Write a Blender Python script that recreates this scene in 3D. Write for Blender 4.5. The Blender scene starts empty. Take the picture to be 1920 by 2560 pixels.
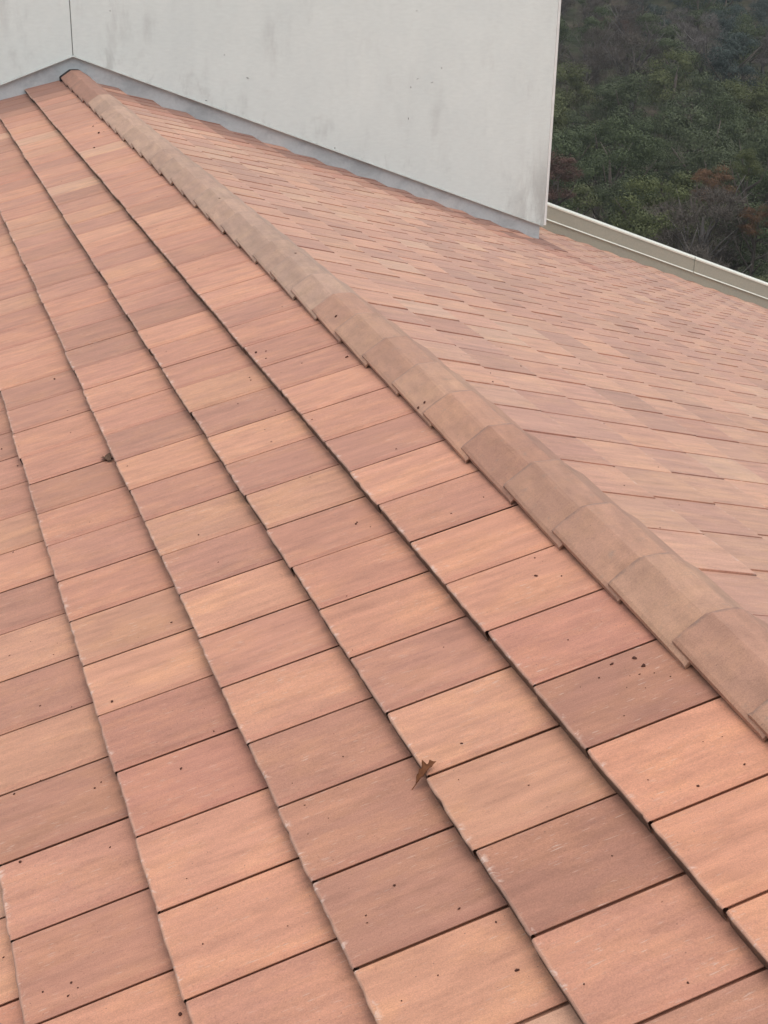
import bpy, bmesh, math, random
import numpy as np
from mathutils import Vector, Matrix

S = bpy.context.scene
COL = S.collection
rnd = random.Random(11)

# ------------------------------------------------------------------ camera
F_PX, W_PX, H_PX = 3549.65, 1920.0, 2560.0
YAW, PITCH, ROLL = -0.343101, 0.411297, 0.023833
CAM = Vector((-1.822592, -14.037493, 1.606853))
_ca, _sa = math.cos(YAW), math.sin(YAW)
_f = Vector((-_sa * math.cos(PITCH), _ca * math.cos(PITCH), -math.sin(PITCH)))
_r0 = Vector((_ca, _sa, 0)); _u0 = _r0.cross(_f)
_r = math.cos(ROLL) * _r0 + math.sin(ROLL) * _u0
_u = -math.sin(ROLL) * _r0 + math.cos(ROLL) * _u0
cd = bpy.data.cameras.new('camera'); cam = bpy.data.objects.new('camera', cd); COL.objects.link(cam)
cam.matrix_world = Matrix(((_r.x, _u.x, -_f.x, CAM.x), (_r.y, _u.y, -_f.y, CAM.y), (_r.z, _u.z, -_f.z, CAM.z), (0, 0, 0, 1)))
cd.sensor_fit = 'VERTICAL'; cd.sensor_height = 36.0; cd.lens = 36.0 * F_PX / H_PX
cd.clip_start = 0.05; cd.clip_end = 12000
S.camera = cam

# ------------------------------------------------------------------ sky, sun, exposure (flat overcast day)
SUN_EL, SUN_AZ = math.radians(74), math.radians(178)     # azimuth clockwise from +Y
world = bpy.data.worlds.new('World'); S.world = world; world.use_nodes = True
wn, wl = world.node_tree.nodes, world.node_tree.links
wn.clear()
sky = wn.new('ShaderNodeTexSky'); sky.sky_type = 'NISHITA'; sky.sun_disc = False
sky.sun_elevation = SUN_EL; sky.sun_rotation = SUN_AZ; sky.altitude = 200
sky.air_density = 1.6; sky.dust_density = 4.0; sky.ozone_density = 1.0
hs = wn.new('ShaderNodeHueSaturation'); hs.inputs['Saturation'].default_value = 0.45
bg = wn.new('ShaderNodeBackground'); bg.inputs['Strength'].default_value = 0.15
wo = wn.new('ShaderNodeOutputWorld')
wl.new(sky.outputs[0], hs.inputs['Color']); wl.new(hs.outputs[0], bg.inputs['Color']); wl.new(bg.outputs[0], wo.inputs['Surface'])
sd = bpy.data.lights.new('sun', 'SUN'); sd.energy = 1.0; sd.angle = math.radians(75); sd.color = (1.0, 0.99, 0.975)
sun = bpy.data.objects.new('sun', sd); COL.objects.link(sun)
_sv = Vector((math.sin(SUN_AZ) * math.cos(SUN_EL), math.cos(SUN_AZ) * math.cos(SUN_EL), math.sin(SUN_EL)))
sun.rotation_euler = _sv.to_track_quat('Z', 'Y').to_euler(); sun.location = (0, 0, 40)
vs = S.view_settings
vs.view_transform = 'Standard'; vs.look = 'None'; vs.gamma = 1.0; vs.use_curve_mapping = False
vs.exposure = 0.30
S.render.engine = 'CYCLES'
S.cycles.max_bounces = 4; S.cycles.diffuse_bounces = 2; S.cycles.volume_bounces = 0

# ------------------------------------------------------------------ helpers
def lin(r, g, b, k=1.0):
    f = lambda c: ((c / 255 + 0.055) / 1.055) ** 2.4 if c > 10.3 else c / 255 / 12.92
    return (f(r) * k, f(g) * k, f(b) * k, 1.0)

class NT:
    """terse node-tree writer"""
    def __init__(s, name):
        s.m = bpy.data.materials.new(name); s.m.use_nodes = True
        s.t = s.m.node_tree; s.t.nodes.clear()
        s.out = s.t.nodes.new('ShaderNodeOutputMaterial')
        s.b = s.t.nodes.new('ShaderNodeBsdfPrincipled')
        s.t.links.new(s.b.outputs[0], s.out.inputs['Surface'])
    def n(s, typ, **kw):
        nd = s.t.nodes.new(typ)
        for k, v in kw.items(): setattr(nd, k, v)
        return nd
    def put(s, sock, v):
        if isinstance(v, bpy.types.NodeSocket): s.t.links.new(v, sock)
        elif v is not None: sock.default_value = v
    def attr(s, name, typ='GEOMETRY'):
        return s.n('ShaderNodeAttribute', attribute_name=name, attribute_type=typ)
    def math(s, op, a, b=0.0, c=0.0, clamp=False):
        nd = s.n('ShaderNodeMath', operation=op, use_clamp=clamp)
        for i, v in enumerate((a, b, c)): s.put(nd.inputs[i], v)
        return nd.outputs[0]
    def vmath(s, op, a, b=(0, 0, 0)):
        nd = s.n('ShaderNodeVectorMath', operation=op)
        s.put(nd.inputs[0], a); s.put(nd.inputs[1], b)
        return nd.outputs[0]
    def noise(s, vec, scale, detail=3.0, rough=0.55, dist=0.0):
        nd = s.n('ShaderNodeTexNoise'); s.put(nd.inputs['Vector'], vec)
        nd.inputs['Scale'].default_value = scale; nd.inputs['Detail'].default_value = detail
        nd.inputs['Roughness'].default_value = rough; nd.inputs['Distortion'].default_value = dist
        return nd.outputs[0]
    def rng(s, v, a, b, c=0.0, d=1.0, smooth=False):
        nd = s.n('ShaderNodeMapRange', clamp=True)
        if smooth: nd.interpolation_type = 'SMOOTHSTEP'
        s.put(nd.inputs[0], v)
        for i, x in zip((1, 2, 3, 4), (a, b, c, d)): nd.inputs[i].default_value = x
        return nd.outputs[0]
    def mix(s, f, a, b, mode='MIX'):
        nd = s.n('ShaderNodeMix', data_type='RGBA', blend_type=mode, clamp_factor=True)
        s.put(nd.inputs[0], f); s.put(nd.inputs[6], a); s.put(nd.inputs[7], b)
        return nd.outputs[2]
    def scale_col(s, col, val):
        nd = s.n('ShaderNodeVectorMath', operation='SCALE'); s.put(nd.inputs[0], col); s.put(nd.inputs['Scale'], val)
        return nd.outputs[0]
    def sep(s, v):
        nd = s.n('ShaderNodeSeparateXYZ'); s.put(nd.inputs[0], v); return nd.outputs
    def comb(s, x=0.0, y=0.0, z=0.0):
        nd = s.n('ShaderNodeCombineXYZ')
        for i, v in enumerate((x, y, z)): s.put(nd.inputs[i], v)
        return nd.outputs[0]
    def bump(s, h, strength=0.3, dist=0.002, normal=None):
        nd = s.n('ShaderNodeBump'); nd.inputs['Strength'].default_value = strength; nd.inputs['Distance'].default_value = dist
        s.put(nd.inputs['Height'], h)
        if normal is not None: s.put(nd.inputs['Normal'], normal)
        return nd.outputs[0]
    def done(s, col, rough=0.8, spec=0.3, normal=None, metal=0.0):
        s.put(s.b.inputs['Base Color'], col); s.put(s.b.inputs['Roughness'], rough)
        s.b.inputs['Specular IOR Level'].default_value = spec
        s.put(s.b.inputs['Metallic'], metal)
        if normal is not None: s.put(s.b.inputs['Normal'], normal)
        return s.m

def tag(o, label=None, cat=None, group=None, kind=None):
    if label: o['label'] = label
    if cat: o['category'] = cat
    if group: o['group'] = group
    if kind: o['kind'] = kind
    return o

def empty(name, loc=(0, 0, 0)):
    o = bpy.data.objects.new(name, None); o.location = loc; o.empty_display_size = 0.2
    COL.objects.link(o); return o

def mesh(name, verts, faces, mat=None, smooth=False):
    me = bpy.data.meshes.new(name); me.from_pydata([tuple(v) for v in verts], [], faces); me.update()
    if mat: me.materials.append(mat)
    if smooth:
        for p in me.polygons: p.use_smooth = True
    return me

def obj(name, me, parent=None, mw=None):
    o = bpy.data.objects.new(name, me); COL.objects.link(o)
    if parent: o.parent = parent
    if mw is not None: o.matrix_world = mw if not parent else (parent.matrix_basis.inverted() @ mw)
    return o

def box_vf(x0, x1, y0, y1, z0, z1):
    v = [(x0, y0, z0), (x1, y0, z0), (x1, y1, z0), (x0, y1, z0), (x0, y0, z1), (x1, y0, z1), (x1, y1, z1), (x0, y1, z1)]
    f = [(3, 2, 1, 0), (4, 5, 6, 7), (0, 1, 5, 4), (1, 2, 6, 5), (2, 3, 7, 6), (3, 0, 4, 7)]
    return v, f

def prism_y(poly, y0, y1):
    """poly of (x, z) counter-clockwise seen from -y, extruded y0..y1"""
    n = len(poly)
    v = [(x, y0, z) for x, z in poly] + [(x, y1, z) for x, z in poly]
    f = [tuple(range(n)), tuple(range(2 * n - 1, n - 1, -1))]
    for i in range(n):
        j = (i + 1) % n
        f.append((i, i + n, j + n, j))
    return v, f

def loft(profiles, closed=True):
    """profiles: list of equal-length point lists"""
    v = [p for pr in profiles for p in pr]; n = len(profiles[0]); f = []
    for k in range(len(profiles) - 1):
        for i in range(n if closed else n - 1):
            j = (i + 1) % n
            f.append((k * n + i, k * n + j, (k + 1) * n + j, (k + 1) * n + i))
    if closed:
        f.append(tuple(reversed(range(n)))); f.append(tuple(range((len(profiles) - 1) * n, len(profiles) * n)))
    return v, f

def project(P):
    d = Vector(P) - CAM; z = d.dot(_f)
    if z < 0.2: return None
    return (W_PX / 2 + F_PX * d.dot(_r) / z, H_PX / 2 - F_PX * d.dot(_u) / z, z)

# ------------------------------------------------------------------ roof geometry constants
TH = 0.35232                       # 20.2 degree pitch, both slopes
CT, ST = math.cos(TH), math.sin(TH)
TW, TE, TB = 0.290138, 0.34, 0.042  # tile cover width, exposure, step at the butt
D0L, D0R, HL, HR = 0.491224, 0.447321, 0.016581, -0.001464
Y_BACK, Y_FRONT = 1.85, -19.0      # rake parapet ... behind the camera
PHI = -0.051542                    # the wall is not quite square to the ridge
XC, HF = 4.873159, 0.148397
DL, NL = Vector((-CT, 0, -ST)), Vector((-ST, 0, CT))
DR, NR = Vector((CT, 0, -ST)), Vector((ST, 0, CT))
AL, AR = Vector((0, -1, 0)), Vector((0, 1, 0))
N_COURSE = 34
LIP = 0.030                        # width of the rebated side lip
EAVE = 12.1

def frame(x, y, z, o):
    return Matrix(((x.x, y.x, z.x, o.x), (x.y, y.y, z.y, o.y), (x.z, y.z, z.z, o.z), (0, 0, 0, 1)))

# ------------------------------------------------------------------ materials
def tile_material(name, ridge=False):
    t = NT(name)
    oi = t.n('ShaderNodeObjectInfo')
    tint = t.vmath('ADD', t.attr('tint').outputs['Color'], oi.outputs['Color'])
    tuv = t.attr('tuv').outputs['Vector']
    rz = t.math('MULTIPLY', oi.outputs['Random'], 53.0)
    p = t.vmath('ADD', tuv, t.comb(0, 0, rz))
    x, y, z = t.sep(tuv)
    if ridge: pst = t.vmath('MULTIPLY', p, (26, 7, 1))
    else: pst = t.vmath('MULTIPLY', p, (5, 34, 1))
    streak = t.noise(pst, 1.0, 4.0, 0.6, 0.05)
    fine_st = t.noise(t.vmath('MULTIPLY', p, (14, 150, 1)), 1.0, 2.0, 0.6)
    blotch = t.noise(t.vmath('MULTIPLY', p, (0.55, 1.25, 0.4) if not ridge else (1, 1, .4)), 8.0 if not ridge else 11.0, 4.0, 0.6, 0.1)
    blot2 = t.noise(t.vmath('MULTIPLY', t.vmath('ADD', p, (3.1, 7.7, 4.0)), (0.45, 1.3, 1)) if not ridge else t.vmath('ADD', p, (3.1, 7.7, 4.0)), 13.0, 5.0, 0.70, 0.1)
    grain = t.noise(p, 330.0, 2.0, 0.7)
    col = t.scale_col(tint, t.rng(streak, 0.3, 0.7, 0.88, 1.12))
    col = t.scale_col(col, t.rng(fine_st, 0.3, 0.7, 0.965, 1.035))
    col = t.mix(t.rng(blotch, 0.42, 0.66, 0, 0.85 if not ridge else 0.5, True), col, t.mix(1.0, col, (1.12, 1.13, 1.03, 1), 'MULTIPLY'))
    col = t.mix(t.rng(blot2, 0.47, 0.68, 0, 0.66 if not ridge else 0.55, True), col, t.mix(1.0, col, (0.80, 0.785, 0.78, 1), 'MULTIPLY'))
    if ridge:
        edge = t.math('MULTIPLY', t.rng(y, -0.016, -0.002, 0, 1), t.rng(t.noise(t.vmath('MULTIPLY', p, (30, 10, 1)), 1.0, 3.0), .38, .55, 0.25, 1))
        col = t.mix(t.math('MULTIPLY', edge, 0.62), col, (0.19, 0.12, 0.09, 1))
        li = t.noise(t.vmath('ADD', p, (9.1, 1.7, 2.0)), 34.0, 4.0, 0.7)
        col = t.mix(t.rng(li, 0.58, 0.74, 0, 0.42, True), col, (0.24, 0.185, 0.145, 1))
    col = t.scale_col(col, t.rng(grain, 0.25, 0.75, 0.80, 1.20))
    # pits
    vo = t.n('ShaderNodeTexVoronoi'); t.put(vo.inputs['Vector'], p); vo.inputs['Scale'].default_value = 46.0
    pit = t.math('MULTIPLY', t.math('LESS_THAN', vo.outputs['Distance'], 0.085),
                 t.math('GREATER_THAN', t.sep(vo.outputs['Color'])[0], 0.80))
    col = t.mix(t.math('MULTIPLY', pit, 0.5), col, (0.10, 0.055, 0.042, 1))
    gr2 = t.noise(t.vmath('ADD', p, (1.3, 2.9, 8.0)), 120.0, 3.0, 0.7)
    col = t.mix(t.rng(gr2, 0.58, 0.72, 0, 0.50), col, t.mix(1.0, col, (0.66, 0.62, 0.60, 1), 'MULTIPLY'))
    col = t.mix(t.rng(gr2, 0.40, 0.28, 0, 0.35), col, t.mix(1.0, col, (1.16, 1.14, 1.10, 1), 'MULTIPLY'))
    if not ridge:
        # pale chipped arris along the butt, and scuffs running down the tile
        arris = t.rng(x, -0.024, -0.002, 0, 1, True)
        chipn = t.noise(t.vmath('MULTIPLY', p, (22, 34, 1)), 1.0, 3.0, 0.7, 0.8)
        chip = t.math('MULTIPLY', arris, t.rng(chipn, 0.575, 0.635, 0, 1))
        top = t.rng(z_local(t), -0.025, -0.015, 0, 1)
        chip = t.math('MULTIPLY', chip, top)
        col = t.mix(t.math('MULTIPLY', chip, 0.75), col, (0.66, 0.50, 0.41, 1))
        # worn, paler line right along the arris
        col = t.mix(t.math('MULTIPLY', t.rng(x, -0.011, -0.005, 0, 0.28), top), col, (0.58, 0.40, 0.31, 1))
        # the rebated side lip keeps its mauve firing skin
        col = t.mix(t.rng(y, TW - LIP - .001, TW - LIP + .004, 0, 0.45), col, t.mix(1.0, col, (0.86, 0.79, 0.80, 1), 'MULTIPLY'))
        col = t.mix(t.rng(y, 0.0042, 0.0030, 0, 0.7), col, t.mix(1.0, col, (0.86, 0.78, 0.79, 1), 'MULTIPLY'))
        sc = t.noise(t.vmath('MULTIPLY', p, (30, 260, 1)), 1.0, 1.0, 0.5)
        scm = t.math('MULTIPLY', t.rng(sc, 0.67, 0.74, 0, 0.6), t.rng(blotch, 0.40, 0.60, 0, 1))
        col = t.mix(scm, col, (0.58, 0.43, 0.35, 1))
        # the broken butt face is dull brown, with lichen
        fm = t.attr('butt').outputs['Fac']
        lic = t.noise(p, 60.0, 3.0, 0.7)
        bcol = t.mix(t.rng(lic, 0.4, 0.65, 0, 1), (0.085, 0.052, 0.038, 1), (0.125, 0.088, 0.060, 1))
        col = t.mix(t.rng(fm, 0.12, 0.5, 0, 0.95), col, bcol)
    h = t.math('ADD', t.math('MULTIPLY', grain, 0.5), t.math('ADD', t.math('MULTIPLY', fine_st, 0.7), t.math('MULTIPLY', blot2, 0.6)))
    if ridge: t.b.inputs['Sheen Weight'].default_value = 0.10
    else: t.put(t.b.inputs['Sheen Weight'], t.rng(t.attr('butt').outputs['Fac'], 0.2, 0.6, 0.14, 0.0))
    t.b.inputs['Sheen Roughness'].default_value = 0.45    # dusty skin, pale at a glancing view
    return t.done(col, 0.64, 0.5, t.bump(h, 0.35, 0.0022))

def z_local(t):
    # height above the tile's own upper plane is stored in the 'lz' attribute
    return t.attr('lz').outputs['Fac']

M_TILE = tile_material('terracotta_tile')
M_RIDGE = tile_material('terracotta_ridge', True)

def plain(name, col, rough=0.7, spec=0.3, metal=0.0, nscale=20, amt=0.12, bump=0.15, bd=0.002):
    t = NT(name); tc = t.n('ShaderNodeTexCoord').outputs['Object']
    n = t.noise(tc, nscale, 4.0, 0.6)
    c = t.scale_col(col[:3], t.rng(n, 0.3, 0.7, 1 - amt, 1 + amt))
    return t.done(c, rough, spec, t.bump(t.noise(tc, nscale * 6, 2.0), bump, bd), metal)

M_DECK = plain('underlay', (0.045, 0.03, 0.026, 1), 0.9, 0.1)
M_MORTAR = plain('dark_gasket', (0.030, 0.026, 0.026, 1), 0.85, 0.2)
M_BODY = plain('house_render', (0.55, 0.54, 0.51, 1), 0.9, 0.1, nscale=4)
M_DEBRIS = plain('dry_debris', (0.085, 0.038, 0.028, 1), 0.85, 0.1)

def wall_material():
    t = NT('painted_render'); tc = t.n('ShaderNodeTexCoord').outputs['Object']
    x, y, z = t.sep(tc)
    base = (0.785, 0.832, 0.785, 1)
    big = t.noise(t.vmath('MULTIPLY', tc, (1.0, 1.0, 0.7)), 1.6, 4.0, 0.6, 0.3)
    col = t.mix(t.rng(big, 0.35, 0.7, 0, 1), base, (0.735, 0.784, 0.744, 1))
    run = t.noise(t.vmath('MULTIPLY', tc, (4.5, 1.0, 1.2)), 1.0, 5.0, 0.66, 0.1)
    run2 = t.noise(t.vmath('ADD', tc, (4.0, 0, 2.2)), 1.3, 3.0, 0.6)
    m = t.math('MULTIPLY', t.rng(run, 0.50, 0.72, 0, 1, True), t.rng(run2, 0.42, 0.62, 0, 1, True))
    col = t.mix(t.math('MULTIPLY', m, 0.26), col, (0.36, 0.355, 0.335, 1))
    # smudges that gather in the strip just over the flashing line
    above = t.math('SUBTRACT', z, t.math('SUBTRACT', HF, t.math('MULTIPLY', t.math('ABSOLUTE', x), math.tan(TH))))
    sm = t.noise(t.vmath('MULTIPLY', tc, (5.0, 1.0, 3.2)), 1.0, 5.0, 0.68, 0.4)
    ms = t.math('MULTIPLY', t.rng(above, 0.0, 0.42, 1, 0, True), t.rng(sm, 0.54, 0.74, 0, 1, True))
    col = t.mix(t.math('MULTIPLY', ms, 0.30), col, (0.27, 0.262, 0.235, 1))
    # brown weathering in the corner by the open edge
    cn = t.noise(t.vmath('MULTIPLY', tc, (6.0, 1.0, 1.2)), 1.0, 4.0, 0.65, 0.5)
    mc = t.math('MULTIPLY', t.rng(x, XC - 0.62, XC - 0.02, 0, 1, True), t.rng(z, -0.55, -1.55, 0.10, 1, True))
    mc = t.math('MULTIPLY', mc, t.rng(cn, 0.36, 0.62, 0.05, 1, True))
    col = t.mix(t.math('MULTIPLY', mc, 0.50), col, (0.235, 0.205, 0.180, 1))
    g = t.noise(tc, 90.0, 3.0, 0.65); g2 = t.noise(t.vmath('MULTIPLY', tc, (1, 1, 3.0)), 14.0, 4.0, 0.6)
    col = t.scale_col(col, t.rng(g2, 0.3, 0.7, 0.965, 1.03))
    h = t.math('ADD', t.math('MULTIPLY', g, 0.35), g2)
    return t.done(col, 0.9, 0.15, t.bump(h, 0.22, 0.004))
M_WALL = wall_material()
M_TRIM = plain('corner_bead', (0.80, 0.80, 0.76, 1), 0.6, 0.3, nscale=9, amt=0.06)

def metal_material(name, col, stain, amt=0.5, rough=0.5, scale=3.0):
    t = NT(name); tc = t.n('ShaderNodeTexCoord').outputs['Object']
    a = t.noise(t.vmath('MULTIPLY', tc, (1.0, 1.0, 1.6)), scale, 5.0, 0.62, 0.4)
    b = t.noise(tc, 40.0, 3.0, 0.6)
    c = t.mix(t.rng(a, 0.42, 0.7, 0, amt, True), col, stain)
    c = t.scale_col(c, t.rng(b, 0.3, 0.7, 0.95, 1.05))
    return t.done(c, t.rng(a, 0.3, 0.7, rough - 0.08, rough + 0.12), 0.4, t.bump(a, 0.12, 0.006), 0.15)
M_FLASH = metal_material('zinc_flashing', (0.605, 0.635, 0.632, 1), (0.42, 0.45, 0.455, 1), 0.8)
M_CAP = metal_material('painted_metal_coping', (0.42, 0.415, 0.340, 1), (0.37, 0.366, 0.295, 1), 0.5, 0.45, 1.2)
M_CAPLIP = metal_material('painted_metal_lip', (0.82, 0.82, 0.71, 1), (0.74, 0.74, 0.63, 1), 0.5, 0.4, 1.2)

# ------------------------------------------------------------------ tile meshes
def tile_template(seed, right=False):
    """local x = down the slope (butt at 0), y = along the course, z = normal. Returns verts, faces, height above the tile's own plane, butt flag"""
    r = random.Random(seed)
    g = 0.0057 if not right else 0.0005
    d1, d2 = (-0.0012, -0.0024) if not right else (-0.0020, -0.0034)
    ys = [g, 0.030, 0.062, 0.098, 0.130, 0.166, 0.202, 0.236, TW - LIP, TW - LIP + 0.006, TW - g]
    V, Fc, LZ, BT = [], [], [], []
    sl = TB / TE
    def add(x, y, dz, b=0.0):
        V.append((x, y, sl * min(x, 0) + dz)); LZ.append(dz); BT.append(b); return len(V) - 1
    grid = []
    n = len(ys)
    for i, y in enumerate(ys):
        dip = 0.0 if i <= n - 3 else (d1 if i == n - 2 else d2)
        cr = r.uniform(-0.0018, 0.0014) if 0 < i < n - 1 else r.uniform(-.002, -.001)
        if r.random() < .10: cr -= 0.003
        head = add(-0.43, y, dip)
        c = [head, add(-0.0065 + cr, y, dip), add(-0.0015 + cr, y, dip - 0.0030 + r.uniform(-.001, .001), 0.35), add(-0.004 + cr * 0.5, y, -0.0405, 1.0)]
        grid.append(c)
    for i in range(n - 1):
        for k in range(3):
            Fc.append((grid[i][k], grid[i][k + 1], grid[i + 1][k + 1], grid[i + 1][k]))
    # far edge: full-depth side
    a = add(-0.43, ys[0], -0.030)
    Fc.append((grid[0][0], a, grid[0][3], grid[0][2], grid[0][1]))
    # side lip: thin edge, hollow beneath
    e = n - 1
    a0, a1 = add(-0.43, ys[e], d2 - .0020), add(-0.012, ys[e], d2 - .0024)
    Fc.append((grid[e][1], a1, a0, grid[e][0]))
    b0, b1 = add(-0.43, ys[e] - 0.020, d2 - .006), add(-0.012, ys[e] - 0.020, d2 - .007)
    Fc.append((a1, b1, b0, a0))
    # under-lap channel that shows dark in the open joint
    q = [add(-0.43, -0.022, -0.016), add(-0.016, -0.022, -0.016), add(-0.016, 0.006, -0.016), add(-0.43, 0.006, -0.016)]
    Fc.append(tuple(q))
    return V, Fc, LZ, BT

N_VAR = 8
TEMPL = [tile_template(100 + i) for i in range(N_VAR)] + [tile_template(200 + i, True) for i in range(N_VAR)]
TILE_ME = []
def set_attr(me, name, typ, data, vec=False):
    a = me.attributes.new(name, typ, 'POINT')
    a.data.foreach_set('vector' if vec else 'value', np.asarray(data, dtype=np.float32).ravel())
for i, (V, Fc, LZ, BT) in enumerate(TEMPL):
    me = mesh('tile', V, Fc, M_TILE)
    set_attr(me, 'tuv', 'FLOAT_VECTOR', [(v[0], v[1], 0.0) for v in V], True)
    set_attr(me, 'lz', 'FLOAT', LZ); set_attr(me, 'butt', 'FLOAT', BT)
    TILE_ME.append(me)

# tints (surface colours of fired clay)
KT = 0.63
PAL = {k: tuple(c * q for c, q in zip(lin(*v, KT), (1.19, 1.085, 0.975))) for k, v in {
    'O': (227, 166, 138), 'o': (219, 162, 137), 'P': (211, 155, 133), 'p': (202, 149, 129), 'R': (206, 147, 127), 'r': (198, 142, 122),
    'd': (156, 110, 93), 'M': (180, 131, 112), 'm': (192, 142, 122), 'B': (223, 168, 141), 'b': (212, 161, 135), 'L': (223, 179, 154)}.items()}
ROWS = {0: (18, 'PpmBoPmPoopPppoPpopooRMOO'), 1: (14, 'pLmpbpBPpBPpmoPpbmBpbpPopBbMP'), 2: (15, 'pPbbpmpmpPpmmPoPmBpbpBPommmB'),
        3: (22, 'bpPoompoPmPpPbBrRooP'), 4: (33, 'ombmbmPpo')}
_mean = tuple(np.mean([PAL[q][i] for q in 'OoPPppmb']) for i in range(3))
PAL = {k: tuple((.88 if k != 'd' else 1.0) * a + (.12 if k != 'd' else 0.0) * b for a, b in zip(c, _mean)) for k, c in PAL.items()}
TINTS = {('L', k, j0 + i): c for k, (j0, st) in ROWS.items() for i, c in enumerate(st)}
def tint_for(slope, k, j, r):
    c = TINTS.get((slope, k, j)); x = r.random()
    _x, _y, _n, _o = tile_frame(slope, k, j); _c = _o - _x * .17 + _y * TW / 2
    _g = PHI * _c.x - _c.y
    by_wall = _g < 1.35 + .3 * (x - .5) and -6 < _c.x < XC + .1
    if by_wall: c = ('d' if _g < .75 else 'M' if _g < 1.05 else 'r') if x < .85 else 'm'    # tiles along the wall take darker browns, stepped by distance
    if c is None:
        w = 'PPPpppoobbmmBRL' if slope == 'L' else 'PPPpppbbbbmmmrooBBL'
        c = w[int(x * len(w))]
    a = PAL[c]; v = 1 + r.uniform(-0.04, 0.04); h = r.uniform(-0.03, 0.03)
    if slope == 'R' and not by_wall:                        # glancing sheen of this slope mixed into its tints as a paler colour
        sheen_tint = lin(221, 190, 171, KT * 1.1); a = tuple(.76 * q + .24 * m_ for q, m_ in zip(a, sheen_tint))
    return (a[0] * v, a[1] * v * (1 + h * .4), a[2] * v * (1 + h), 1.0)

PHASE_L = {0: 0.075}
def tile_frame(slope, k, j):
    """near-camera joint of tile j of course k; tiles numbered away from y = 0 towards the camera"""
    if slope == 'L':
        ph = PHASE_L.get(k, 0.505 if k % 2 else 0.005)
        y_far = -(ph - 1 + j) * TW                      # local +y runs to -y
        d = D0L + k * TE
        o = DL * d + NL * HL + Vector((0, y_far, 0))
        return DL, AL, NL, o
    ph = 0.75 if k % 2 == 0 else 0.25
    y_near = -(ph + j) * TW                              # local +y runs to +y
    d = D0R + k * TE
    o = DR * d + NR * HR + Vector((0, y_near, 0))
    return DR, AR, NR, o

all_tiles = []
for slope in 'LR':
    for k in range(-1, N_COURSE):
        for j in range(-7, int(-Y_FRONT / TW)):
            x, y, n, o = tile_frame(slope, k, j)
            if k == -1: continue
            ya, yb = o.y, o.y + y.y * TW
            if max(ya, yb) > Y_BACK + .30: continue
            # the wall block sits on the roof
            cx = o.x - x.x * 0.17
            if min(ya, yb) > PHI * cx + 0.30 and -6 < cx < XC - 0.2: continue
            rr = random.Random(hash((slope == 'L', k, j)) & 0xffffff)
            jx, jy, jz, ja = rr.uniform(-.0035, .0035), rr.uniform(-.0011, .0011), rr.uniform(-.0007, .0007), rr.uniform(-.0022, .0022)
            oo = o + x * jx + y * jy + n * jz
            x2 = (x * math.cos(ja) + y * math.sin(ja)); y2 = n.cross(x2)
            n2 = n
            if slope == 'R':                                # looser bedding on this slope: each tile lies at its own slight angle
                tl = rr.uniform(-.007, .007); n2 = (n + y2 * tl).normalized(); y2 = n2.cross(x2)
            mw = frame(x2, y2, n2, oo)
            c = o - x * 0.17 + y * TW / 2
            pr = project(c); area = 0.0
            wall_y = PHI * c.x
            if pr and -60 < pr[0] < 1980 and -60 < pr[1] < 2620 and not (c.y > wall_y and -6 < c.x < XC):
                q = [project(o), project(o + y * TW), project(o - x * TE + y * TW), project(o - x * TE)]
                if all(q):
                    area = abs(sum(q[i][0] * q[(i + 1) % 4][1] - q[(i + 1) % 4][0] * q[i][1] for i in range(4))) / 2
            all_tiles.append((area, slope, k, j, mw, rr))
all_tiles.sort(key=lambda t: -t[0])

roof = empty('tiled_roof', (0, 0, -8.0))
tag(roof, 'terracotta tiled gable roof with its ridge running up to the white wall', 'roof')
def deck(slope):
    if slope == 'L': poly = [(-EAVE, -EAVE * ST / CT - 0.16), (0, -0.16), (0, -0.075), (-EAVE, -EAVE * ST / CT - 0.075)]
    else: poly = [(0, -0.16), (EAVE, -EAVE * ST / CT - 0.16), (EAVE, -EAVE * ST / CT - 0.075), (0, -0.075)]
    v, f = prism_y(poly, Y_FRONT, Y_BACK + 0.2)
    return obj('roof_slope', mesh('roof_slope', v, f, M_DECK), roof, Matrix.Identity(4))
deck_l, deck_r = deck('L'), deck('R')
tag(deck_l, 'slope left of the ridge, nearest the camera'); tag(deck_r, 'slope right of the ridge, running down to the parapet')
v, f = prism_y([(-EAVE + .6, -9), (EAVE - .6, -9), (EAVE - .6, -EAVE * ST / CT - 0.1), (0, -0.4), (-EAVE + .6, -EAVE * ST / CT - 0.1)], Y_FRONT + .3, Y_BACK - .3)
obj('house_wall', mesh('house_wall', v, f, M_BODY), roof, Matrix.Identity(4))

N_PART = 300
for area, slope, k, j, mw, rr in all_tiles[:N_PART]:
    par = deck_l if slope == 'L' else deck_r
    o = bpy.data.objects.new('tile', TILE_ME[rr.randrange(N_VAR) + (N_VAR if slope == 'R' else 0)]); COL.objects.link(o)
    o.parent = par; o.matrix_parent_inverse = Matrix.Identity(4)
    o.matrix_basis = mw
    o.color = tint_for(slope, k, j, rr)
# deck objects carry the roof root's offset: cancel it so that tile matrices are world matrices
for d in (deck_l, deck_r): d.matrix_basis = Matrix.Translation((0, 0, 8.0))

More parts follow.
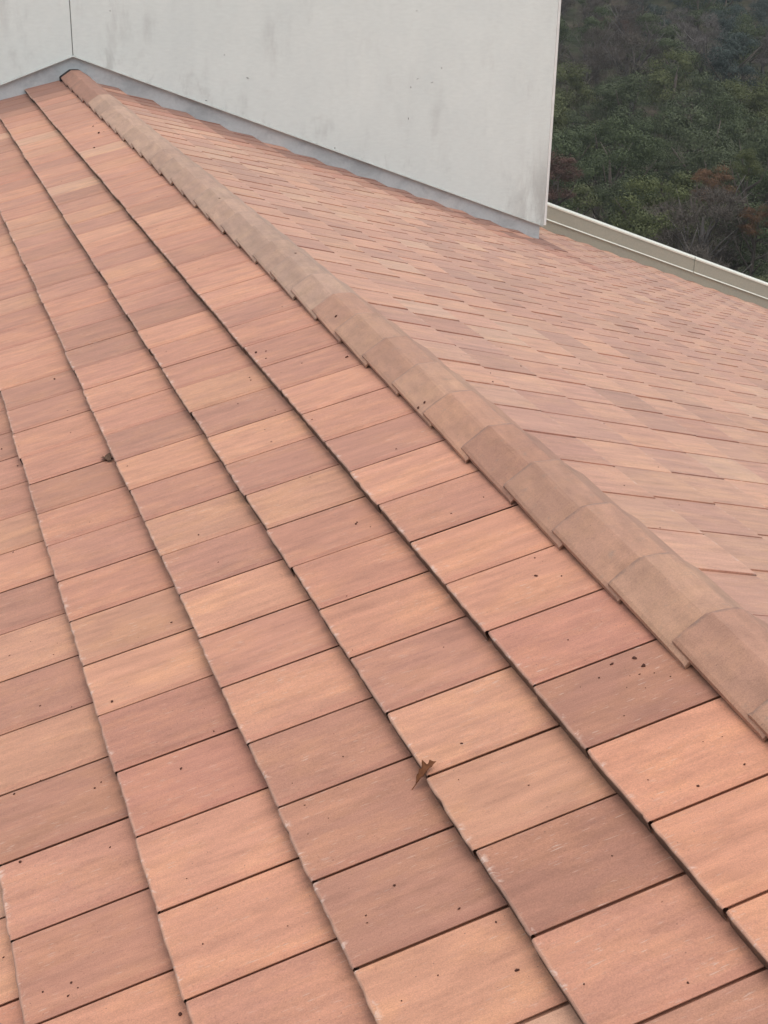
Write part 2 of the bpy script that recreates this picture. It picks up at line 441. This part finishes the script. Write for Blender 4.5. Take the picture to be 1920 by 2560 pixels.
# all further tiles, joined
VV, FF, UV, LZ_, BT_, TN = [], [], [], [], [], []
off = 0
TV = [(np.array(t[0]), t[1], np.array(t[2]), np.array(t[3])) for t in TEMPL]
for area, slope, k, j, mw, rr in all_tiles[N_PART:]:
    V, Fc, lz, bt = TV[rr.randrange(N_VAR) + (N_VAR if slope == 'R' else 0)]
    M = np.array(mw)
    VV.append(V @ M[:3, :3].T + M[:3, 3])
    FF.extend([tuple(i + off for i in q) for q in Fc])
    uv = V.copy(); uv[:, 2] = rr.random() * 53.0; UV.append(uv)
    LZ_.append(lz); BT_.append(bt)
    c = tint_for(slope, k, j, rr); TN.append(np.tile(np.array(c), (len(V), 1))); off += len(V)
me = bpy.data.meshes.new('roof_tiles'); me.from_pydata(np.concatenate(VV).tolist(), [], FF); me.update()
me.materials.append(M_TILE)
set_attr(me, 'tuv', 'FLOAT_VECTOR', np.concatenate(UV), True)
set_attr(me, 'lz', 'FLOAT', np.concatenate(LZ_)); set_attr(me, 'butt', 'FLOAT', np.concatenate(BT_))
ca_ = me.attributes.new('tint', 'FLOAT_COLOR', 'POINT'); ca_.data.foreach_set('color', np.concatenate(TN).astype(np.float32).ravel())
far_tiles = obj('roof_tiles', me, roof); far_tiles.location = (0, 0, 8.0); far_tiles.color = (0, 0, 0, 1)
tag(far_tiles, kind='stuff')

# ------------------------------------------------------------------ ridge tiles
RW, RP = 0.343784, 0.0732
def ridge_profile(scale=1.0, th=0.0):
    top = [(-.1385, -.0640), (-.131, -.0560), (-.090, -.0290), (-.050, -.0025), (-.040, .0022), (0, .0042), (.040, .0022), (.050, -.0025), (.090, -.0290), (.131, -.0560), (.1385, -.0640)]
    return [(x * scale, z) for x, z in top]
def ridge_template(seed):
    r = random.Random(seed)
    L = RW + 0.070; tk = 0.0135
    top = ridge_profile()
    bot = [(x * 0.97, z - tk) for x, z in reversed(top)]
    prof = top + bot
    st = [0.0, -0.012, -L * .5, -L + 0.012, -L]
    rings = []
    for i, y in enumerate(st):
        tz = 0.021 * (1 + y / L) + 0.001               # raised at the far end, which rides on the next tile
        sc = 0.985 + 0.045 * (-y / L)
        rg = []
        for a, (x, z) in enumerate(prof):
            jy = r.uniform(-.004, .004) if i in (0, len(st) - 1) and a < len(top) else 0
            sh = 0.003 if i in (0, len(st) - 1) and a < len(top) else 0
            rg.append((x * sc + r.uniform(-.001, .001), y + jy, z + tz - sh + r.uniform(-.0008, .0008)))
        rings.append(rg)
    v, f = loft(rings)
    f = [tuple(reversed(q)) for q in f]
    return v, f
RIDGE_ME = []
for i in range(6):
    v, f = ridge_template(900 + i)
    me = mesh('ridge_tile', v, f, M_RIDGE)
    set_attr(me, 'tuv', 'FLOAT_VECTOR', [(a, b, 0) for a, b, c in v], True)
    RIDGE_ME.append(me)
RPAL = [tuple(c_ * q for c_, q in zip(lin(*c, 0.66), (1.12, 1.04, 0.96))) for c in ((208, 163, 138), (202, 157, 134), (210, 166, 141), (195, 150, 128), (208, 160, 135), (203, 154, 131))]
for j in range(0, int(-Y_FRONT / RW)):
    r = random.Random(4000 + j)
    o = bpy.data.objects.new('ridge_tile', RIDGE_ME[r.randrange(6)]); COL.objects.link(o); o.parent = roof
    o.location = (r.uniform(-.003, .003), -(RP + RW * j) + r.uniform(-.006, .006), 8.0 + r.uniform(-.002, .002))
    o.rotation_euler = (r.uniform(-.004, .004), r.uniform(-.008, .008), r.uniform(-.005, .005))
    c = RPAL[r.randrange(6)]
    if 5 <= j < 24: c = tuple(.45 * a_ + .55 * b_ for a_, b_ in zip(c, lin(213, 180, 157, 0.66)))   # paler, bleached stretch
    if j < 5: c = tuple(q_ * z_ for q_, z_ in zip(lin(182, 136, 116, 0.62), (1.1, 1.0, .95)))
    g = r.uniform(.84, 1.02); o.color = (c[0] * g, c[1] * g, c[2] * g, 1)
pr = ridge_profile(1.0)
v, f = prism_y([(x, z - .09) for x, z in pr[:1]] + [(x, z + .012) for x, z in reversed(pr)][:0] + [(pr[-1][0], pr[-1][1] - .06)] + [(x, z + .022) for x, z in reversed(pr)], -RP - .004, 0.004)
obj('ridge_end_seal', mesh('ridge_end_seal', v, f, M_MORTAR), roof, Matrix.Identity(4))

# ------------------------------------------------------------------ the wall
wall = empty('rendered_wall', (0, 0, 0)); wall.rotation_euler = (0, 0, PHI)
tag(wall, 'tall off-white rendered wall standing across the ridge, with grey flashing at its foot', 'wall')
TOPZ = 3.6
tt = math.tan(TH)
def wall_poly(x0, x1, dz):
    a = [(x0, HF + dz - abs(x0) * tt), (x1, HF + dz - abs(x1) * tt)]
    return a + [(x1, TOPZ), (x0, TOPZ)]
XCL = XC / math.cos(PHI)
def part(name, vf, m, bevel=0.0):
    o = obj(name, mesh(name, vf[0], vf[1], m), wall)
    if bevel:
        b = o.modifiers.new('bevel', 'BEVEL'); b.width = bevel; b.segments = 2
    return o
part('wall_panel', prism_y(wall_poly(-6.2, -0.0042, 0), 0.0, 0.14), M_WALL, .003)
part('wall_panel', prism_y(wall_poly(0.0042, XCL - 0.030, 0), 0.0, 0.14), M_WALL, .003)
part('joint_strip', box_vf(-0.02, 0.02, 0.012, 0.1, HF + .002, TOPZ - .002), plain('joint_sealant', (0.30, 0.30, 0.29, 1), 0.7))
part('wall_core', box_vf(-6.15, XCL - 0.034, 0.142, 2.6, -4.0, TOPZ - .01), M_WALL)
v, f = box_vf(XCL - 0.0298, XCL, -0.004, 2.62, HF - XCL * tt + .012, TOPZ)
part('corner_trim', (v, f), M_TRIM, .004)
# thin stop bead under the render: its lit lip and the shadow line above the flashing
for s, xe in ((-1, -6.2), (1, XCL - .031)):
    x0, x1 = sorted((0.0, xe))
    po = [(x0, HF + .0005 - abs(x0) * tt - .011), (x1, HF + .0005 - abs(x1) * tt - .011), (x1, HF - abs(x1) * tt - .001), (x0, HF - abs(x0) * tt - .001)]
    part('stop_bead', prism_y(po, -0.006, 0.05), M_WALL)
# flashing in lapped lengths
def flash(x0, x1, y):
    po = [(x0, HF - abs(x0) * tt - .36), (x1, HF - abs(x1) * tt - .36), (x1, HF - abs(x1) * tt + .01), (x0, HF - abs(x0) * tt + .01)]
    part('flashing', prism_y(po, y, y + .004), M_FLASH)
for i, (a, b) in enumerate(((-6.2, -3.0), (-3.0, -0.0), (0.0, 2.55), (2.5, XCL - .062))):
    flash(a, b, 0.030 - (0.004 if i == 3 else 0.0))
# scuffs and small chips on the wall
marks = [((619, 195), .030, .007, -.5), ((561, 137), .012, .006, .6), ((515, 251), .024, .005, -.1), ((1021, 296), .007, .026, 0.05), ((1027, 218), .006, .020, 0.1),
         ((1044, 197), .026, .004, .4), ((1080, 206), .026, .004, .4), ((837, 370), .012, .012, 0), ((275, 27), .009, .012, .3), ((1042, 27), .008, .012, .2), ((1104, 170), .006, .016, .1)]
mv, mf = [], []
nW = Vector((math.sin(PHI) * 1, -math.cos(PHI), 0))
for (px, py), w_, h_, a in marks:
    d = _f * F_PX + _r * (px - W_PX / 2) - _u * (py - H_PX / 2)
    t_ = -(CAM.dot(nW)) / d.dot(nW); P = CAM + d * t_
    lx = P.x / math.cos(PHI); base = len(mv)
    for q in range(8):
        an = q / 8 * 2 * math.pi; rr_ = 0.5 * rnd.uniform(.7, 1.1)
        u_, v_ = w_ * rr_ * math.cos(an), h_ * rr_ * math.sin(an)
        mv.append((lx + u_ * math.cos(a) - v_ * math.sin(a), -0.0025, P.z + u_ * math.sin(a) + v_ * math.cos(a)))
    for q in range(8):
        x_, y_, z_ = mv[base + q]; mv.append((x_, 0.002, z_))
    mf.append(tuple(range(base, base + 8)))
    for q in range(8):
        mf.append((base + q, base + 8 + q, base + 8 + (q + 1) % 8, base + (q + 1) % 8))
sc = part('scuff_marks', (mv, mf), plain('scuff', (0.07, 0.068, 0.065, 1), 0.9)); tag(sc, kind='stuff')

# ------------------------------------------------------------------ rake parapet beyond the wall corner
for o in (roof, wall): o['kind'] = 'thing'
par = empty('metal_parapet', (XC, Y_BACK, -2.0))
tag(par, 'beige metal clad parapet along the sloping roof edge right of the wall', 'parapet')
def slope_prism(name, sect, x0, x1, m):
    """sect of (y, height above the roof plane) swept down the right slope"""
    base = HR / CT
    ra = [(x0, Y_BACK + y, base - x0 * tt + h) for y, h in sect]; rb = [(x1, Y_BACK + y, base - x1 * tt + h) for y, h in sect]
    v, f = loft([ra, rb])
    o = obj(name, mesh(name, v, f, m), par, Matrix.Identity(4))
    return o
slope_prism('upstand', [(-0.012, -.25), (0.32, -.25), (0.32, .262), (-0.012, .262)], XC + .05, EAVE, M_CAP)
segs = [(XC + .05, 8.042), (8.056, 10.6), (10.612, EAVE)]
for a, b in segs:
    o = slope_prism('coping_face', [(-0.022, .128), (0.011, .128), (0.011, .285), (-0.022, .285)], a, b, M_CAP)
    slope_prism('coping_lip', [(-0.030, .2855), (0.33, .2855), (0.33, .318), (-0.016, .318), (-0.030, .306)], a + .001, b - .001, M_CAPLIP)
    slope_prism('drip_edge', [(-0.033, .114), (0.0105, .114), (0.0105, .1275), (-0.026, .1275)], a + .001, b - .001, M_CAPLIP)

# ------------------------------------------------------------------ leaves and debris on the tiles
def on_slope(px, py, slope='L', h=0.0):
    d = _f * F_PX + _r * (px - W_PX / 2) - _u * (py - H_PX / 2)
    n, o = (NL, HL) if slope == 'L' else (NR, HR)
    h0 = o + h
    P = None
    for it in range(6):                                     # the tile faces step down from the plane towards their heads
        t_ = (h0 - CAM.dot(n)) / d.dot(n); P = CAM + d * t_
        dd = ((P - n * h0).dot(DL if slope == 'L' else DR) - (D0L if slope == 'L' else D0R)) / TE
        fr = math.ceil(dd) - dd
        h0 = o + h - TB * fr
    return P, n
def on_ridge(px, py):
    d = _f * F_PX + _r * (px - W_PX / 2) - _u * (py - H_PX / 2)
    best = None
    for i in range(400):                                    # march to the ridge skin
        t_ = 3.0 + i * 0.03; 
    prof = ridge_profile()
    for a, b in zip(prof[:-1], prof[1:]):
        A, B = Vector((a[0], 0, a[1] + .008)), Vector((b[0], 0, b[1] + .008))
        n = Vector((-(B - A).z, 0, (B - A).x)).normalized()
        t_ = ((A - CAM).dot(n)) / d.dot(n); P = CAM + d * t_
        if min(a[0], b[0]) <= P.x <= max(a[0], b[0]) and (best is None or t_ < best[0]): best = (t_, P, n)
    return (best[1], best[2]) if best else None

SPECKS = [(1340,1440,10),(1404,1440,6),(1587,1646,14),(1609,1666,16),(1530,1661,10),(1498,1695,9),(1636,1683,5),(1676,1692,5),(1599,1686,7),(1451,1718,4),(1575,1690,4),(1614,1720,4),(1567,1719,4),(1209,1243,4),(1337,1395,5),
 (986,2214,10),(1148,2272,10),(1240,2305,6),(1293,2426,11),(1095,2438,6),(915,2289,5),(918,2307,5),(821,2046,5),(858,1892,5),(1154,1859,8),(1322,1963,5),(770,2085,4),(1004,2502,5),
 (453,1922,9),(36,1985,8),(237,1971,8),(253,1956,5),(280,1754,7),(429,1556,6),(101,1951,5),(24,1639,5),(51,2155,8),(507,2360,6),(107,2480,6),(171,2490,8),(9,2394,7),(450,2537,14),(195,2470,5),(467,2197,5),
 (137,948,8),(4,1123,6),(33,1381,5),(44,1165,5),(624,944,5),(627,951,5),(595,1010,4),(640,882,9),(867,893,9),(665,878,5),(665,896,5),(755,908,4),(233,316,5),(247,333,8),(236,370,7),
 (1745,1965,7),(1720,2458,9),(1620,1950,4),(1655,2255,4),(1530,2140,5),(1560,1790,5),(1420,1600,5),(890,1310,7),(893,1306,5)]
SPECKS_RIDGE = [(739,634,8),(841,791,10),(716,716,4),(447,399,10),(515,450,6),(549,497,6),(584,503,6),(1881,1659,6),(380,345,6),(1416,1230,5),(1310,1290,5),(1046,1020,8),(1062,1006,8),(1384,1215,5),(960,858,5)]
SPECKS_RIGHT = [(1232,955,5),(1302,916,5),(1208,992,4),(1650,1320,5),(1510,1060,4)]
bm = bmesh.new()
def speck(P, n, r, rr):
    q = n.to_track_quat('Z', 'Y').to_matrix().to_4x4()
    M = Matrix.Translation(P + n * r * .25) @ q @ Matrix.Rotation(rr.uniform(0, 6.28), 4, 'Z') @ Matrix.Diagonal((r * rr.uniform(.8, 1.5), r * rr.uniform(.6, 1.0), r * .55, 1))
    g = bmesh.ops.create_icosphere(bm, subdivisions=1, radius=1.0, matrix=M)
    for v_ in g['verts']: v_.co += Vector((rr.uniform(-1, 1), rr.uniform(-1, 1), rr.uniform(-1, 1))) * r * .25
rr = random.Random(5)
for L_, fn in ((SPECKS, lambda a, b: on_slope(a, b)), (SPECKS_RIDGE, on_ridge), (SPECKS_RIGHT, lambda a, b: on_slope(a, b, 'R'))):
    for px, py, s in L_:
        h = fn(px, py)
        if h is None: continue
        P, n = h; dist = (P - CAM).length
        speck(P, n, 0.46 * s * dist / F_PX, rr)
for i in range(420):                                        # fine grit everywhere
    sl = rr.choice('LLR'); x, y, n, o0 = tile_frame(sl, 0, 0)
    k = rr.randrange(0, 7); dd = rr.random()
    D, N, d0, hh = (DL, NL, D0L, HL) if sl == 'L' else (DR, NR, D0R, HR)
    P = D * (d0 + (k - dd) * TE) + N * (hh - TB * dd) + Vector((0, rr.uniform(-12.6, -1.0), 0))
    if dd > .85: continue
    speck(P, n, rr.choice((.0012, .0016, .0018, .0022, .003)), rr)
me = bpy.data.meshes.new('roof_debris'); bm.to_mesh(me); bm.free(); me.materials.append(M_DEBRIS)
deb = obj('roof_debris', me); tag(deb, 'dark seed and bark crumbs scattered over the roof tiles', 'debris', kind='stuff')

def leaf_material(name, c0, c1):
    t = NT(name); tc = t.n('ShaderNodeTexCoord').outputs['Object']
    n = t.noise(tc, 60, 4, .6)
    return t.done(t.mix(t.rng(n, .35, .65), c0, c1), .7, .25, t.bump(t.noise(tc, 180, 2), .4, .001))
M_LEAF = leaf_material('dry_oak_leaf', (0.150, 0.052, 0.022, 1), (0.215, 0.085, 0.034, 1))
M_LEAF2 = leaf_material('dry_leaf_scrap', (0.075, 0.034, 0.020, 1), (0.15, 0.085, 0.052, 1))

def dry_leaf(name, A, B, up, outline, width, curl, mat, label, stem=None):
    """A = stem end, B = tip (world); outline of (t along, half-width) pairs; a thin curled blade with real thickness"""
    ax = (B - A); L = ax.length; ax.normalize(); sd_ = up.cross(ax).normalized(); nn = ax.cross(sd_).normalized()
    V, Fc = [], []
    for t_, wl_, wr_ in outline:
        arch = math.sin(math.pi * t_) * curl[0] * L
        for s, wv in ((-1, wl_), (-.5, wl_), (0, 0), (.5, wr_), (1, wr_)):
            ww = abs(s) * wv * width * L * (1 if s > 0 else -1)
            V.append(A + ax * (t_ * L) + sd_ * ww + nn * (arch + curl[1] * L * (abs(s) ** 2) * max(wv, .0)))
    for i in range(len(outline) - 1):
        for k in range(4): Fc.append((i * 5 + k, i * 5 + k + 1, (i + 1) * 5 + k + 1, (i + 1) * 5 + k))
    root = empty(name, A)
    me = mesh('blade', [v_ - A for v_ in V], Fc, mat, True)
    b = obj('blade', me, root); s_ = b.modifiers.new('thick', 'SOLIDIFY'); s_.thickness = .0008
    m = mesh('stem', *tube([Vector((0, 0, 0)) - (stem if stem else ax * .02), Vector((0, 0, 0)), ax * L * .5 + nn * curl[0] * L * .95 + nn * .001], [.0011, .0012, .0007], 5), mat)
    obj('stem', m, root)
    tag(root, label, 'leaf'); return root

def tube(pts, rad, n=6):
    V, Fc = [], []
    pts = [Vector(p) for p in pts]
    for i, p in enumerate(pts):
        d = (pts[min(i + 1, len(pts) - 1)] - pts[max(i - 1, 0)]).normalized()
        a = d.orthogonal().normalized(); b = d.cross(a)
        for k in range(n):
            an = 2 * math.pi * k / n
            V.append(p + (a * math.cos(an) + b * math.sin(an)) * rad[i])
    for i in range(len(pts) - 1):
        for k in range(n):
            Fc.append((i * n + k, i * n + (k + 1) % n, (i + 1) * n + (k + 1) % n, (i + 1) * n + k))
    Fc.append(tuple(reversed(range(n)))); Fc.append(tuple(range((len(pts) - 1) * n, len(pts) * n)))
    return V, Fc

A, _n = on_slope(1040, 1960, 'L', 0.012); B, _n = on_slope(1091, 1903, 'L', 0.020)
oak = [(0, .02, .02), (.07, .13, .10), (.14, .30, .22), (.22, .24, .30), (.30, .30, .26), (.40, .52, .40), (.46, .60, .30), (.52, .30, .36), (.60, .26, .55), (.66, .34, .66), (.70, .22, .24), (.76, .20, .22), (.82, .40, .30), (.86, .16, .34), (.92, .12, .12), (1.0, .01, .01)]
dry_leaf('oak_leaf', A, B, NL, oak, .50, (.05, .26), M_LEAF, 'brown lobed oak leaf lying over a tile edge', stem=(B - A).normalized() * .014 + Vector((0.004, 0.002, 0.006)))
A, _n = on_slope(261, 1143, 'L', 0.003); B, _n = on_slope(276, 1152, 'L', 0.005)
dry_leaf('leaf_scrap', A, B, NL, [(0, .3, .2), (.2, .6, .5), (.45, .5, .7), (.7, .35, .6), (.9, .3, .3), (1, .1, .1)], .5, (.06, .30), M_LEAF2, 'small curled grey-brown leaf scrap caught against a tile edge')


# ------------------------------------------------------------------ terrain: the house stands over a wooded valley
GP = [(0, -8.9), (18, -9.2), (40, -16.5), (62, -22), (100, -25), (150, -25.5), (200, -22), (250, -16), (300, -8), (420, 14), (600, 42), (1000, 80), (2000, 120), (6000, 160)]
def ground_h(x, y):
    D = math.hypot(x - CAM.x, y - CAM.y)
    for (a, ha), (b, hb) in zip(GP[:-1], GP[1:]):
        if D <= b:
            t_ = (D - a) / (b - a); h = ha + (hb - ha) * t_; break
    else: h = GP[-1][1]
    w_ = min(1.0, max(0.0, (D - 30) / 60))
    return h + w_ * (1.1 * math.sin(x * .061 + 1.3) * math.cos(y * .047) + 0.8 * math.sin(x * .023 - y * .031)) * (1 + D / 500)
rings = [0.01] + [16 * 1.135 ** i for i in range(47)]
NA = 96
gv, gf = [], []
for R_ in rings:
    for a in range(NA):
        an = 2 * math.pi * a / NA; x, y = CAM.x + R_ * math.sin(an), CAM.y + R_ * math.cos(an)
        gv.append((x, y, ground_h(x, y)))
for i in range(len(rings) - 1):
    for a in range(NA):
        b = (a + 1) % NA; gf.append((i * NA + a, (i + 1) * NA + a, (i + 1) * NA + b, i * NA + b))
t = NT('forest_floor'); tc = t.n('ShaderNodeTexCoord').outputs['Object']
n1 = t.noise(tc, .09, 5, .65); n2 = t.noise(tc, .6, 4, .7)
c = t.mix(t.rng(n1, .4, .62), (0.040, 0.048, 0.026, 1), (0.070, 0.056, 0.042, 1))
c = t.scale_col(c, t.rng(n2, .3, .7, .6, 1.3))
M_GROUND = t.done(c, .95, .05, t.bump(n2, .6, .5))
g = obj('ground', mesh('ground', gv, [tuple(reversed(q)) for q in gf], M_GROUND, True)); tag(g, kind='structure')

# ------------------------------------------------------------------ trees
def foliage_material(name, ca, cb, cc):
    t = NT(name); oi = t.n('ShaderNodeObjectInfo')
    lf = t.attr('leaf').outputs['Fac']
    col = t.mix(lf, ca, cb); col = t.mix(t.rng(oi.outputs['Random'], .2, 1, 0, .6), col, cc)
    return t.done(col, .75, .2)
M_BARK = plain('bark', (0.115, 0.095, 0.080, 1), .9, .1, nscale=6)
M_PALE = plain('pale_bark', (0.135, 0.122, 0.112, 1), .9, .1, nscale=6)
KINDS = {
    'evergreen': (foliage_material('evergreen_foliage', (0.052, 0.068, 0.034, 1), (0.100, 0.124, 0.058, 1), (0.090, 0.102, 0.060, 1)), 0),
    'olive': (foliage_material('olive_foliage', (0.066, 0.078, 0.033, 1), (0.128, 0.142, 0.056, 1), (0.118, 0.120, 0.066, 1)), 0),
    'teal': (foliage_material('dark_foliage', (0.039, 0.057, 0.048, 1), (0.069, 0.093, 0.078, 1), (0.078, 0.090, 0.081, 1)), 0),
    'bare': (foliage_material('grey_twigs', (0.105, 0.093, 0.084, 1), (0.188, 0.168, 0.153, 1), (0.143, 0.120, 0.111, 1)), 1),
    'mauve': (foliage_material('brown_twigs', (0.082, 0.070, 0.058, 1), (0.132, 0.112, 0.092, 1), (0.112, 0.092, 0.076, 1)), 1),
    'russet': (foliage_material('russet_foliage', (0.085, 0.052, 0.042, 1), (0.145, 0.082, 0.062, 1), (0.115, 0.078, 0.064, 1)), 0),
    'orange': (foliage_material('orange_foliage', (0.115, 0.062, 0.034, 1), (0.200, 0.105, 0.055, 1), (0.14, 0.085, 0.05, 1)), 0),
}
def crown_mesh(kind, seed):
    mat, twig = KINDS[kind]; r = np.random.default_rng(seed)
    # overlapping clumps round a crown
    nc = 24
    cen = []
    for i in range(nc):
        a, z = r.uniform(0, 6.28), r.uniform(-.55, 1.0)
        q = math.sqrt(max(0.05, 1 - .8 * z * z)) * r.uniform(.3, .95)
        cen.append((2.3 * q * math.cos(a), 2.3 * q * math.sin(a), 4.6 + 2.4 * z, r.uniform(.55, 1.15)))
    per = 520 if not twig else 330
    VV, A = [], []
    for cx, cy, cz, cr in cen:
        sh = r.uniform(-.20, .20); n = per
        d = r.normal(size=(n, 3)); d /= np.linalg.norm(d, axis=1)[:, None]
        up = r.random(n) < .7; d[up, 2] = np.abs(d[up, 2]) * .9 - .25
        lump = 1 + .22 * np.sin(d[:, 0:1] * 5 + cx * 3) * np.sin(d[:, 1:2] * 5 + cy) * np.sin(d[:, 2:3] * 4 + cz)
        P = np.array((cx, cy, cz)) + d * cr * lump * r.uniform(.55, 1.10, (n, 1)) * np.array((1, 1, .8))
        rn = r.normal(size=(n, 3))
        if not twig:
            a = np.cross(d, rn); a /= np.linalg.norm(a, axis=1)[:, None]; b = np.cross(d, a) + d * r.uniform(-.6, .6, (n, 1))
            s_ = r.uniform(.028, .080, (n, 1))
            q = np.stack([P - a * s_, P + b * s_ * .62, P + a * s_, P - b * s_ * .62], 1)
        else:
            a = d * .6 + np.array((0, 0, .45)) + rn * .55; a /= np.linalg.norm(a, axis=1)[:, None]
            b = np.cross(a, r.normal(size=(n, 3))); b /= np.linalg.norm(b, axis=1)[:, None]
            s_ = r.uniform(.07, .26, (n, 1)); w_ = r.uniform(.006, .015, (n, 1))
            q = np.stack([P - a * s_ - b * w_, P - a * s_ + b * w_, P + a * s_ + b * w_ * .4, P + a * s_ - b * w_ * .4], 1)
        VV.append(q.reshape(-1, 3)); A.append(np.repeat(np.clip(.5 + sh + r.uniform(-.35, .35, n), 0, 1), 4))
    V = np.concatenate(VV); nq = len(V) // 4
    me = bpy.data.meshes.new('crown'); me.from_pydata(V.tolist(), [], np.arange(nq * 4).reshape(-1, 4).tolist()); me.update()
    me.materials.append(mat); set_attr(me, 'leaf', 'FLOAT', np.concatenate(A)); return me
def trunk_mesh(seed, mat, bare):
    r = random.Random(seed); V, Fc = [], []
    def add(pts, rad, n):
        v, f = tube(pts, rad, n); k = len(V); V.extend(v); Fc.extend([tuple(i + k for i in q) for q in f])
    top = Vector((r.uniform(-.4, .4), r.uniform(-.4, .4), 5.6))
    add([(0, 0, -.8), (r.uniform(-.1, .1), r.uniform(-.1, .1), 1.8), (top.x * .6, top.y * .6, 3.8), top], [.24, .19, .13, .05], 7)
    for i in range(9 if bare else 6):
        a = r.uniform(0, 6.28); z0 = r.uniform(1.8, 4.6); s = Vector((top.x * .5, top.y * .5, z0))
        e = Vector((math.cos(a) * r.uniform(1.2, 2.3), math.sin(a) * r.uniform(1.2, 2.3), r.uniform(.9, 2.8)))
        mid = s + e * .5 + Vector((r.uniform(-.3, .3), r.uniform(-.3, .3), r.uniform(-.3, .2)))
        add([s, mid, s + e], [.085, .055, .02], 5)
        if bare:
            for q in range(3):
                e2 = e * r.uniform(.25, .5) + Vector((r.uniform(-.9, .9), r.uniform(-.9, .9), r.uniform(.1, .9)))
                b0 = s + e * r.uniform(.4, .95); add([b0, b0 + e2 * .5 + Vector((0, 0, .1)), b0 + e2], [.035, .025, .01], 4)
    return mesh('trunk', V, Fc, mat, True)
CROWNS = {k: [crown_mesh(k, 70 + i * 13 + n * 101) for i in range(3 if k in ('evergreen', 'olive', 'bare', 'teal', 'mauve') else 2)] for n, k in enumerate(KINDS)}
TRUNKS = [trunk_mesh(i, M_BARK, False) for i in range(3)]; TRUNKS_B = [trunk_mesh(20 + i, M_PALE, True) for i in range(3)]
LABEL = {'evergreen': 'mid-green leafy tree', 'olive': 'yellowish olive-green tree', 'teal': 'dark blue-green tree', 'bare': 'bare grey tree', 'mauve': 'bare brown tree'}
def where(az, el):
    v = 'at the top of the wood' if el > -4.6 else 'in the upper wood' if el > -6.2 else 'in the middle of the wood' if el > -9.2 else 'low in the wood above the parapet'
    h = 'beside the wall corner' if az < 27.6 else 'left of centre' if az < 29.8 else 'right of centre' if az < 32.2 else 'near the right edge'
    return v + ', ' + h
def kind_at(az, el, r):
    """the wood's own zones: brown and bare towards the left and the foot, green on the valley floor, dark on the far bank"""
    u_ = (az - 25.5) / 8.5; v_ = -el                    # u 0..1 across, v degrees below the horizon
    x = r.random()
    if v_ < 4.4: return ('mauve' if x < .50 else 'evergreen' if x < .65 else 'teal') if u_ < .42 else ('teal' if x < .75 else 'evergreen')
    if v_ < 6.0: return ('mauve' if x < .45 else 'bare' if x < .52 else 'evergreen') if u_ < .45 else ('bare' if x < .22 else 'evergreen' if x < .7 else 'teal')
    if v_ < 9.6: return 'evergreen' if x < .60 else 'olive' if x < .96 else 'bare'
    if v_ < 11.0: return ('bare' if x < .15 else 'mauve' if x < .35 else 'evergreen' if x < .8 else 'teal') if u_ < .4 else ('olive' if x < .42 else 'evergreen' if x < .88 else 'bare')
    return 'mauve' if x < .30 else 'bare' if x < .44 else 'evergreen' if x < .78 else 'olive'
r = random.Random(77); ntree = 0
D = 66.0
while D < 290:
    step = (5.3 if D > 84 else 3.6) * (1 + D / 1500)
    a0, a1 = math.radians(24.6), math.radians(36.8)
    a = a0 + r.uniform(0, step / D)
    while a < a1:
        dd = D + r.uniform(-3.2, 3.2); x, y = CAM.x + dd * math.sin(a), CAM.y + dd * math.cos(a); z = ground_h(x, y)
        sc = r.uniform(1.05, 1.6) if D > 84 else r.uniform(.75, 1.1); top = z + 5.2 * sc
        el = math.degrees(math.atan2(top - CAM.z, dd))
        k = kind_at(math.degrees(a), el, r)
        root = empty('woodland_tree', (x, y, z)); root.scale = (sc * r.uniform(.9, 1.1), sc * r.uniform(.9, 1.1), sc); root.rotation_euler = (0, 0, r.uniform(0, 6.28))
        bare = KINDS[k][1]
        obj('trunk', (TRUNKS_B if bare else TRUNKS)[r.randrange(3)], root); obj('crown', CROWNS[k][r.randrange(len(CROWNS[k]))], root)
        w_ = LABEL[k] + ' ' + where(math.degrees(a), el); tag(root, w_, 'tree', w_); ntree += 1
        a += step * r.uniform(.75, 1.25) / D
    D += 5.0 + D * .04
print('trees', ntree)
# single trees that stand out by colour
for az, el, D, s, k, lab in ((28.0, -4.9, 215, 1.15, 'russet', 'red-leaved tree high in the wood, nearest the wall corner'),
                         (32.3, -10.2, 100, .62, 'orange', 'larger orange-leaved tree low in the wood above the parapet'),
                         (34.1, -11.4, 92, .48, 'orange', 'smaller orange-leaved tree low in the wood at the far right'),
                         (33.5, -9.4, 104, .50, 'olive', 'little yellow-green treetop between the two orange trees'),
                         (26.2, -10.3, 96, .75, 'russet', 'reddish-brown tree low in the wood, close to the wall corner')):
    a = math.radians(az); x, y = CAM.x + D * math.sin(a), CAM.y + D * math.cos(a); gz = ground_h(x, y)
    root = empty('coloured_tree', (x, y, gz)); zc = CAM.z + D * math.tan(math.radians(el)) - gz
    o = obj('trunk', TRUNKS[0], root); o.scale = (.8, .8, zc / 5.4)
    o = obj('crown', CROWNS[k][0], root); o.scale = (s, s, s); o.location = (0, 0, zc - 4.6 * s)
    tag(root, lab, 'tree')

# ------------------------------------------------------------------ the damp air over the valley
HZ = 0.00027
v, f = box_vf(-7200, 7200, -7200, 7200, -60, 420)
hz = bpy.data.materials.new('valley_haze'); hz.use_nodes = True; hz.node_tree.nodes.clear()
_pv = hz.node_tree.nodes.new('ShaderNodeVolumePrincipled'); _pv.inputs['Density'].default_value = HZ; _pv.inputs['Color'].default_value = (0.86, 0.90, 0.95, 1)
_ho = hz.node_tree.nodes.new('ShaderNodeOutputMaterial'); hz.node_tree.links.new(_pv.outputs[0], _ho.inputs['Volume'])

air = obj('haze', mesh('haze', v, f, hz)); tag(air, kind='stuff')
